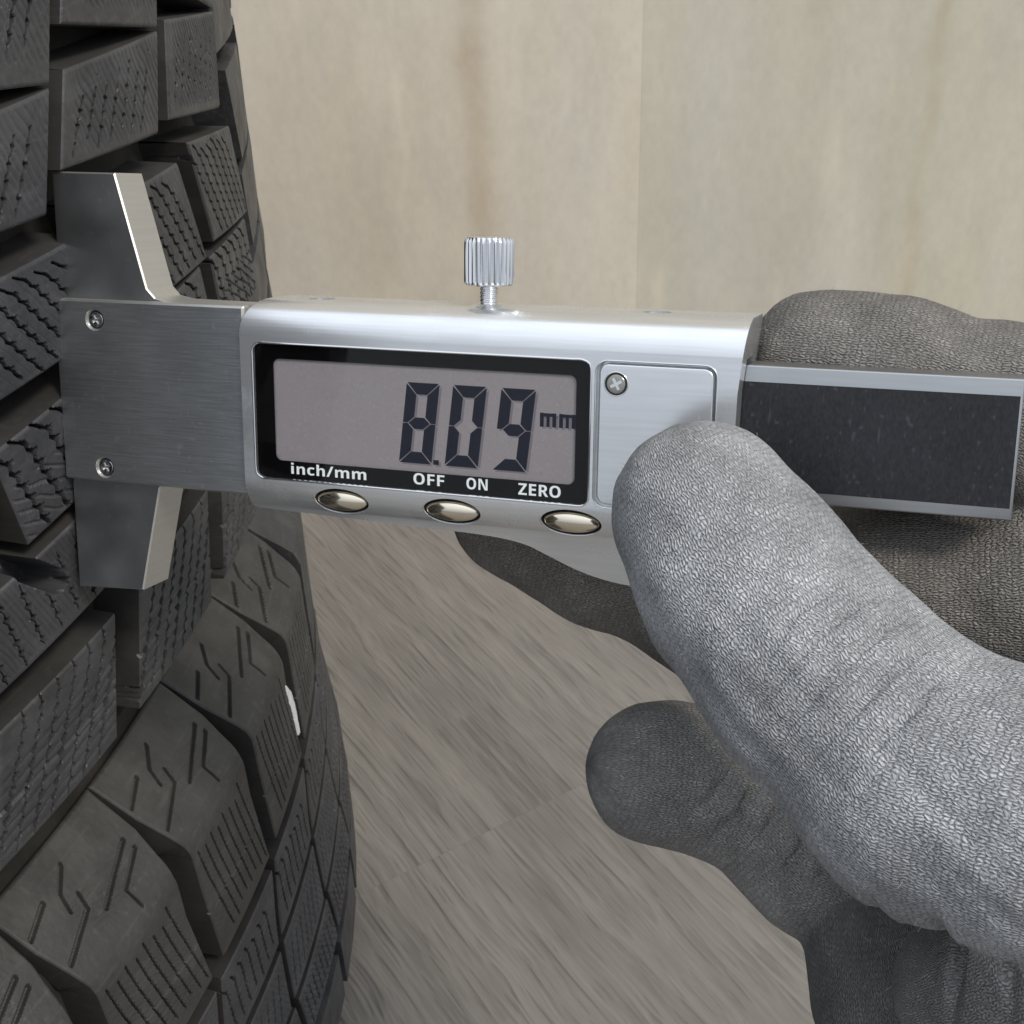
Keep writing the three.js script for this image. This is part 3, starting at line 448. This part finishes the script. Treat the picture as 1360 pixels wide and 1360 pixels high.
// ---------------------------------------------------------------- the gloved hand
{
  const J = (px, py, w, r) => ({ p: onFace(px, py, w), r });
  const chain = (...a) => a.slice(1).map((b, i) => ({ a: a[i].p, b: b.p, ra: a[i].r, rb: b.r }));
  const groups = {
    thumb: chain(J(934, 682, 10.2, 10.4), J(994, 778, 12.6, 11.4), J(1088, 896, 17, 12.0), J(1235, 1036, 22, 13.2), J(1400, 1090, 26, 13.4), J(1620, 1130, 26, 16)),
    index: chain(J(1090, 482, -18.4, 9.4), J(1190, 497, -18.2, 9.0), J(1370, 556, -19, 10.4), J(1600, 690, -20, 13)),
    middle: chain(J(684, 684, -21.5, 9.1), J(800, 735, -21.5, 9.6), J(960, 812, -22, 9.8), J(1180, 782, -19.5, 12), J(1400, 780, -19, 13), J(1600, 850, -20, 14)),
    ring: chain(J(868, 1025, -10, 9.3), J(905, 1030, -12, 9.0), J(1000, 1075, -14, 7.9), J(1080, 1140, -14, 9.2), J(1250, 1230, -14, 10.5), J(1500, 1200, -16, 14)),
    little: chain(J(1175, 1262, -8, 10), J(1195, 1330, -8, 10.5), J(1290, 1420, -8, 12), J(1480, 1360, -12, 14)),
    palm: chain(J(1620, 780, -20, 14), J(1560, 1000, -14, 19), J(1520, 1240, -4, 22), J(1560, 1420, 4, 24)).concat(chain(J(1500, 1130, 22, 16), J(1530, 1260, 4, 22)), chain(J(1318, 1322, 15, 10.5), J(1480, 1275, 22, 16))),
  };
  const names = Object.keys(groups), bones = []; let gi = 0;
  for (const n of names) { let acc = 0; for (const b of groups[n]) { b.d = b.b.clone().sub(b.a); b.len = b.d.length(); b.d.normalize(); b.t0 = acc; acc += b.len; b.g = gi;
    b.e1 = CN.clone().addScaledVector(b.d, -CN.dot(b.d)).normalize(); b.e2 = V3().crossVectors(b.d, b.e1); bones.push(b); } gi++; }
  const smin = (a, b, k) => { const h = Math.max(k - Math.abs(a - b), 0) / k; return Math.min(a, b) - h * h * k * 0.25; };
  const boneD = (b, x, y, z) => { const ax = x - b.a.x, ay = y - b.a.y, az = z - b.a.z, t = clamp((ax * b.d.x + ay * b.d.y + az * b.d.z) / b.len), k = t * b.len; return Math.hypot(ax - b.d.x * k, ay - b.d.y * k, az - b.d.z * k) - lerp(b.ra, b.rb, t); };
  const crease = [ // folds: point, direction along the finger, spacing, depth, reach
    [onFace(985, 1075, -4), groups.ring[2].d, 4.2, 0.9, 5], [onFace(1065, 1120, -4), groups.ring[3].d, 4.4, 1.1, 5], [onFace(1130, 880, 29), groups.thumb[2].d, 3.6, 0.55, 9], [onFace(1280, 1235, 26), groups.thumb[3].d, 7, 1.6, 9],
  ];
  const ta = groups.thumb[2].d, tb = groups.thumb[2].e1, tc = groups.thumb[2].e2;
  const dim = onFace(945, 1005, -3);                                 // the hollow where the fingertip's pad folds
  const field = (x, y, z) => {
    const gd = new Array(names.length).fill(1e3);
    for (const b of bones) { const d = boneD(b, x, y, z); gd[b.g] = gd[b.g] > 900 ? d : smin(gd[b.g], d, 4); }
    let d = Math.min(gd[1], gd[2]); d = smin(gd[1], gd[2], 1.5); d = smin(d, gd[3], 1.5); d = smin(d, gd[4], 1.6); d = smin(d, gd[5], 4); d = smin(d, gd[0], 1.5 + 0);
    if (d < 4 && d > -4) {
      d += (noise(x * 0.16 + 60, y * 0.16 + 60, z * 0.16 + 60.5) - 0.5) * 0.5 + (noise(x * 0.42 + 60, y * 0.42 + 90, z * 0.42 + 60.5) - 0.5) * 0.14;
      { const t = x * ta.x + y * ta.y + z * ta.z, p = x * tb.x + y * tb.y + z * tb.z, q = x * tc.x + y * tc.y + z * tc.z; d += (noise(t * 0.07 + 40, p * 0.5 + 60, q * 0.5 + 60.5) - 0.5) * 0.42; }
      for (const [p, dir, sp, dep, reach] of crease) { const qx = x - p.x, qy = y - p.y, qz = z - p.z, r = Math.hypot(qx, qy, qz); if (r < reach * 1.6) { const t = qx * dir.x + qy * dir.y + qz * dir.z + (noise(x * 0.3 + 50, y * 0.3 + 50, z * 0.3 + 50.5) - 0.5) * 1.6; d += dep * Math.pow(Math.max(0, Math.cos(t / sp * Math.PI * 2)), 3) * (1 - sst(reach * 0.5, reach * 1.5, r)); } }
    }
    { const qx = x - dim.x, qy = y - dim.y, qz = z - dim.z; d += 1.5 * Math.exp(-(qx * qx + qy * qy + qz * qz) / 22); }
    return d;
  };
  // surface nets over a box that holds the hand
  const cell = 0.75, box = new THREE.Box3(); for (const b of bones) { box.expandByPoint(b.a); box.expandByPoint(b.b); }
  box.min.subScalar(26); box.max.addScalar(26); box.max.x = Math.min(box.max.x, 95); box.max.y = Math.min(box.max.y, 92);
  const n = [0, 1, 2].map(k => Math.ceil((box.max.getComponent(k) - box.min.getComponent(k)) / cell)), F = new Float32Array(n[0] * n[1] * n[2]), at = (i, j, k) => (k * n[1] + j) * n[0] + i;
  // coarse pass first, fine values only near the skin
  const CS = 6, cn = n.map(v => Math.ceil(v / CS));
  for (let K = 0; K < cn[2]; K++) for (let Jj = 0; Jj < cn[1]; Jj++) for (let I = 0; I < cn[0]; I++) {
    const c = field(box.min.x + (I + 0.5) * CS * cell, box.min.y + (Jj + 0.5) * CS * cell, box.min.z + (K + 0.5) * CS * cell), far = Math.abs(c) > CS * cell * 0.87 + 2.5;
    for (let k = K * CS; k < Math.min(n[2], K * CS + CS); k++) for (let j = Jj * CS; j < Math.min(n[1], Jj * CS + CS); j++) for (let i = I * CS; i < Math.min(n[0], I * CS + CS); i++) {
      const rim = i === 0 || j === 0 || k === 0 || i === n[0] - 1 || j === n[1] - 1 || k === n[2] - 1;
      let v = far ? c : field(box.min.x + i * cell, box.min.y + j * cell, box.min.z + k * cell); if (rim) v = Math.max(v, 0.3); F[at(i, j, k)] = v;
    }
  }
  const vid = new Int32Array(F.length).fill(-1), pos = [], quad = [];
  const edges = [[0, 1], [0, 2], [0, 4], [1, 3], [1, 5], [2, 3], [2, 6], [3, 7], [4, 5], [4, 6], [5, 7], [6, 7]];
  for (let k = 0; k < n[2] - 1; k++) for (let j = 0; j < n[1] - 1; j++) for (let i = 0; i < n[0] - 1; i++) {
    const v = []; let m = 0; for (let c = 0; c < 8; c++) { const f = F[at(i + (c & 1), j + (c >> 1 & 1), k + (c >> 2))]; v.push(f); if (f < 0) m |= 1 << c; }
    if (m === 0 || m === 255) continue;
    let sx = 0, sy = 0, sz = 0, q = 0;
    for (const [a, b] of edges) if ((v[a] < 0) !== (v[b] < 0)) { const t = v[a] / (v[a] - v[b]); sx += lerp(a & 1, b & 1, t); sy += lerp(a >> 1 & 1, b >> 1 & 1, t); sz += lerp(a >> 2, b >> 2, t); q++; }
    vid[at(i, j, k)] = pos.length / 3; pos.push(box.min.x + (i + sx / q) * cell, box.min.y + (j + sy / q) * cell, box.min.z + (k + sz / q) * cell);
  }
  for (let k = 1; k < n[2] - 1; k++) for (let j = 1; j < n[1] - 1; j++) for (let i = 1; i < n[0] - 1; i++) {
    const f = F[at(i, j, k)] < 0;
    const q = (a, b, c, d, fl) => { const ids = [a, b, c, d].map(e => vid[e]); if (ids.some(e => e < 0)) return; quad.push(fl ? ids : ids.reverse()); };
    if (f !== F[at(i + 1, j, k)] < 0) q(at(i, j - 1, k - 1), at(i, j, k - 1), at(i, j, k), at(i, j - 1, k), f);
    if (f !== F[at(i, j + 1, k)] < 0) q(at(i - 1, j, k - 1), at(i - 1, j, k), at(i, j, k), at(i, j, k - 1), f);
    if (f !== F[at(i, j, k + 1)] < 0) q(at(i - 1, j - 1, k), at(i, j - 1, k), at(i, j, k), at(i - 1, j, k), f);
  }
  const nor = []; for (let i = 0; i < pos.length; i += 3) { const [x, y, z] = pos.slice(i, i + 3), e = 0.35, g = V3(field(x + e, y, z) - field(x - e, y, z), field(x, y + e, z) - field(x, y - e, z), field(x, y, z + e) - field(x, y, z - e)).normalize(); nor.push(g.x, g.y, g.z); }
  // unfold along the finger each face belongs to, so that the knit runs along the fingers; lens axes are left-handed, so faces turn over
  const tint = [[1.22, 1.25, 1.29], [0.72, 0.68, 0.63], [0.68, 0.63, 0.57], [0.86, 0.84, 0.81], [0.38, 0.38, 0.375], [0.74, 0.74, 0.73]], OC = [];   // thumb cleaner than the soiled fingers; shade painted into little finger and palm
  const OP = [], ON = [], OU = [], TILE = 10.5;
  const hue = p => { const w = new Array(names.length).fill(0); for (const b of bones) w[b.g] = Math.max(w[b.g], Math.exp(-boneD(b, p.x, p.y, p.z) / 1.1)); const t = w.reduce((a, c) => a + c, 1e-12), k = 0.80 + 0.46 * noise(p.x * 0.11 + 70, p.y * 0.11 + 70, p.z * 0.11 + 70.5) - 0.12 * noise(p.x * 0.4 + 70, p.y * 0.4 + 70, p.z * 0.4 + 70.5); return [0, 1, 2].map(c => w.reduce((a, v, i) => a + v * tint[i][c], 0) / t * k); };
  const root = toWorld(groups.thumb[0].a), emit = ids => {
    let cx = 0, cy = 0, cz = 0; for (const v of ids) { cx += pos[v * 3]; cy += pos[v * 3 + 1]; cz += pos[v * 3 + 2]; } cx /= 3; cy /= 3; cz /= 3;
    let best = null, bd = 1e9; for (const b of bones) { const d = boneD(b, cx, cy, cz); if (d < bd) { bd = d; best = b; } }
    let ref = null;
    for (const v of ids) {
      const p = V3(pos[v * 3], pos[v * 3 + 1], pos[v * 3 + 2]), m = V3(nor[v * 3], nor[v * 3 + 1], nor[v * 3 + 2]), r = p.clone().sub(best.a), t = r.dot(best.d); let a = Math.atan2(r.dot(best.e2), r.dot(best.e1));
      if (ref === null) ref = a; else { while (a - ref > Math.PI) a -= 2 * Math.PI; while (ref - a > Math.PI) a += 2 * Math.PI; }
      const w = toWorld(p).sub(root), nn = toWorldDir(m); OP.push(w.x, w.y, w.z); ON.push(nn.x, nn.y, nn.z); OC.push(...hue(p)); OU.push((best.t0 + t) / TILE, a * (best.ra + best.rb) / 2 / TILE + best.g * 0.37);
    }
  };
  for (const q of quad) { emit([q[0], q[1], q[2]]); emit([q[0], q[2], q[3]]); }
  const g = new THREE.BufferGeometry(); g.setAttribute('position', new THREE.Float32BufferAttribute(OP, 3)); g.setAttribute('normal', new THREE.Float32BufferAttribute(ON, 3)); g.setAttribute('uv', new THREE.Float32BufferAttribute(OU, 2)); g.setAttribute('color', new THREE.Float32BufferAttribute(OC, 3));
  const CO = 16, RO = 14;
  const loop = (u, v) => { // knitted stitches: u along the finger, v around it
    const wob = (noise(u * 9, v * 9, 0, 9, 9) - 0.5) * 0.6 + (noise(u * 31, v * 31, 0, 31, 31) - 0.5) * 0.25, x = v * CO + wob, i = Math.floor(x), fx = x - i - 0.5, sgn = fx < 0 ? -1 : 1, y = u * RO + Math.abs(fx) * 1.1 + (noise(v * 11, u * 11, 0, 11, 11) - 0.5) * 0.6 + (noise(v * 29, u * 29, 0, 29, 29) - 0.5) * 0.4, j = Math.floor(y), fy = y - j - 0.5;
    const r = Math.hypot((Math.abs(fx) - 0.25) / 0.26, fy / 0.52), amp = 0.4 + 0.75 * hash(((i % CO) + CO) % CO, ((j % RO) + RO) % RO, 9); return Math.sqrt(Math.max(0, 1 - r * r)) * amp;
  };
  const kb = dataTex(512, 512, (u, v) => 0.08 + loop(u, v) * 0.55 + fbm(u * 34, v * 34, 3, 34, 34) * 0.25 + (noise(u * 3, v * 26, 0, 3, 26) - 0.4) * 0.3 * sst(0.45, 0.7, noise(u * 3 + 1, v * 3, 0, 3, 3)));
  const kc = dataTex(512, 512, (u, v) => { const l = loop(u, v), n1 = fbm(u * 4, v * 4, 4, 4, 4), n2 = noise(u * 60, v * 60, 0, 60, 60), sp = Math.pow(noise(u * 100 + 3, v * 100, 0, 100, 100), 10); const grime = sst(0.52, 0.75, fbm(u * 5 + 3, v * 5, 4, 5, 5)); const t = (0.40 + l * 0.46 + (n2 - 0.5) * 0.22 + sp * 0.35) * (1 + (n1 - 0.5) * 0.3 - grime * 0.12); return [t, t * 0.99, t * 0.975]; });
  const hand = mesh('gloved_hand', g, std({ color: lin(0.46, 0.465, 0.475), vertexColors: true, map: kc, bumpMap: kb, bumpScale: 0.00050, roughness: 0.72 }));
  hand.position.copy(root);
  tag(hand, 'grey knit work glove holding the caliper, thumb in front, fingers curled behind', 'gloved hand');
  // loose fibres standing off the knit, seen along its edges
  const fp = []; const nf = OP.length / 9;
  for (let q = 0; q < 1500; q++) {
    const k = Math.floor(rnd() * nf) * 9, a = V3(OP[k], OP[k + 1], OP[k + 2]), m = V3(ON[k], ON[k + 1], ON[k + 2]); if (OC[k] < 0.36) continue;
    const side = V3(rnd() - 0.5, rnd() - 0.5, rnd() - 0.5).multiplyScalar(1.5), d = m.clone().multiplyScalar(0.5).add(side).normalize(); if (d.dot(m) < 0.1) continue;
    const len = (0.25 + rnd() * 0.6) * MM, bend = side.multiplyScalar(0.25 * MM), w = V3().crossVectors(d, m).normalize().multiplyScalar(0.022 * MM), w2 = V3().crossVectors(d, w).normalize().multiplyScalar(0.022 * MM);
    const p0 = a, p1 = a.clone().addScaledVector(d, len * 0.55), p2 = a.clone().addScaledVector(d, len).add(bend), P = (p, v, g) => { const r = p.clone().addScaledVector(v, g); fp.push(r.x, r.y, r.z); };
    for (const [s, e] of [[p0, p1], [p1, p2]]) for (const [u, v] of [[w, w2], [w2, w]]) { P(s, u, 1); P(s, u, -1); P(e, u, 0.7); P(s, u, -1); P(e, u, -0.7); P(e, u, 0.7); }
  }
  const fg = new THREE.BufferGeometry(); fg.setAttribute('position', new THREE.Float32BufferAttribute(fp, 3)); fg.computeVertexNormals();
  const fz = mesh('fuzz', fg, std({ color: lin(0.42, 0.42, 0.42), roughness: 0.8 }), hand); fz.userData.kind = 'stuff';
}
renderer.render(scene, camera);
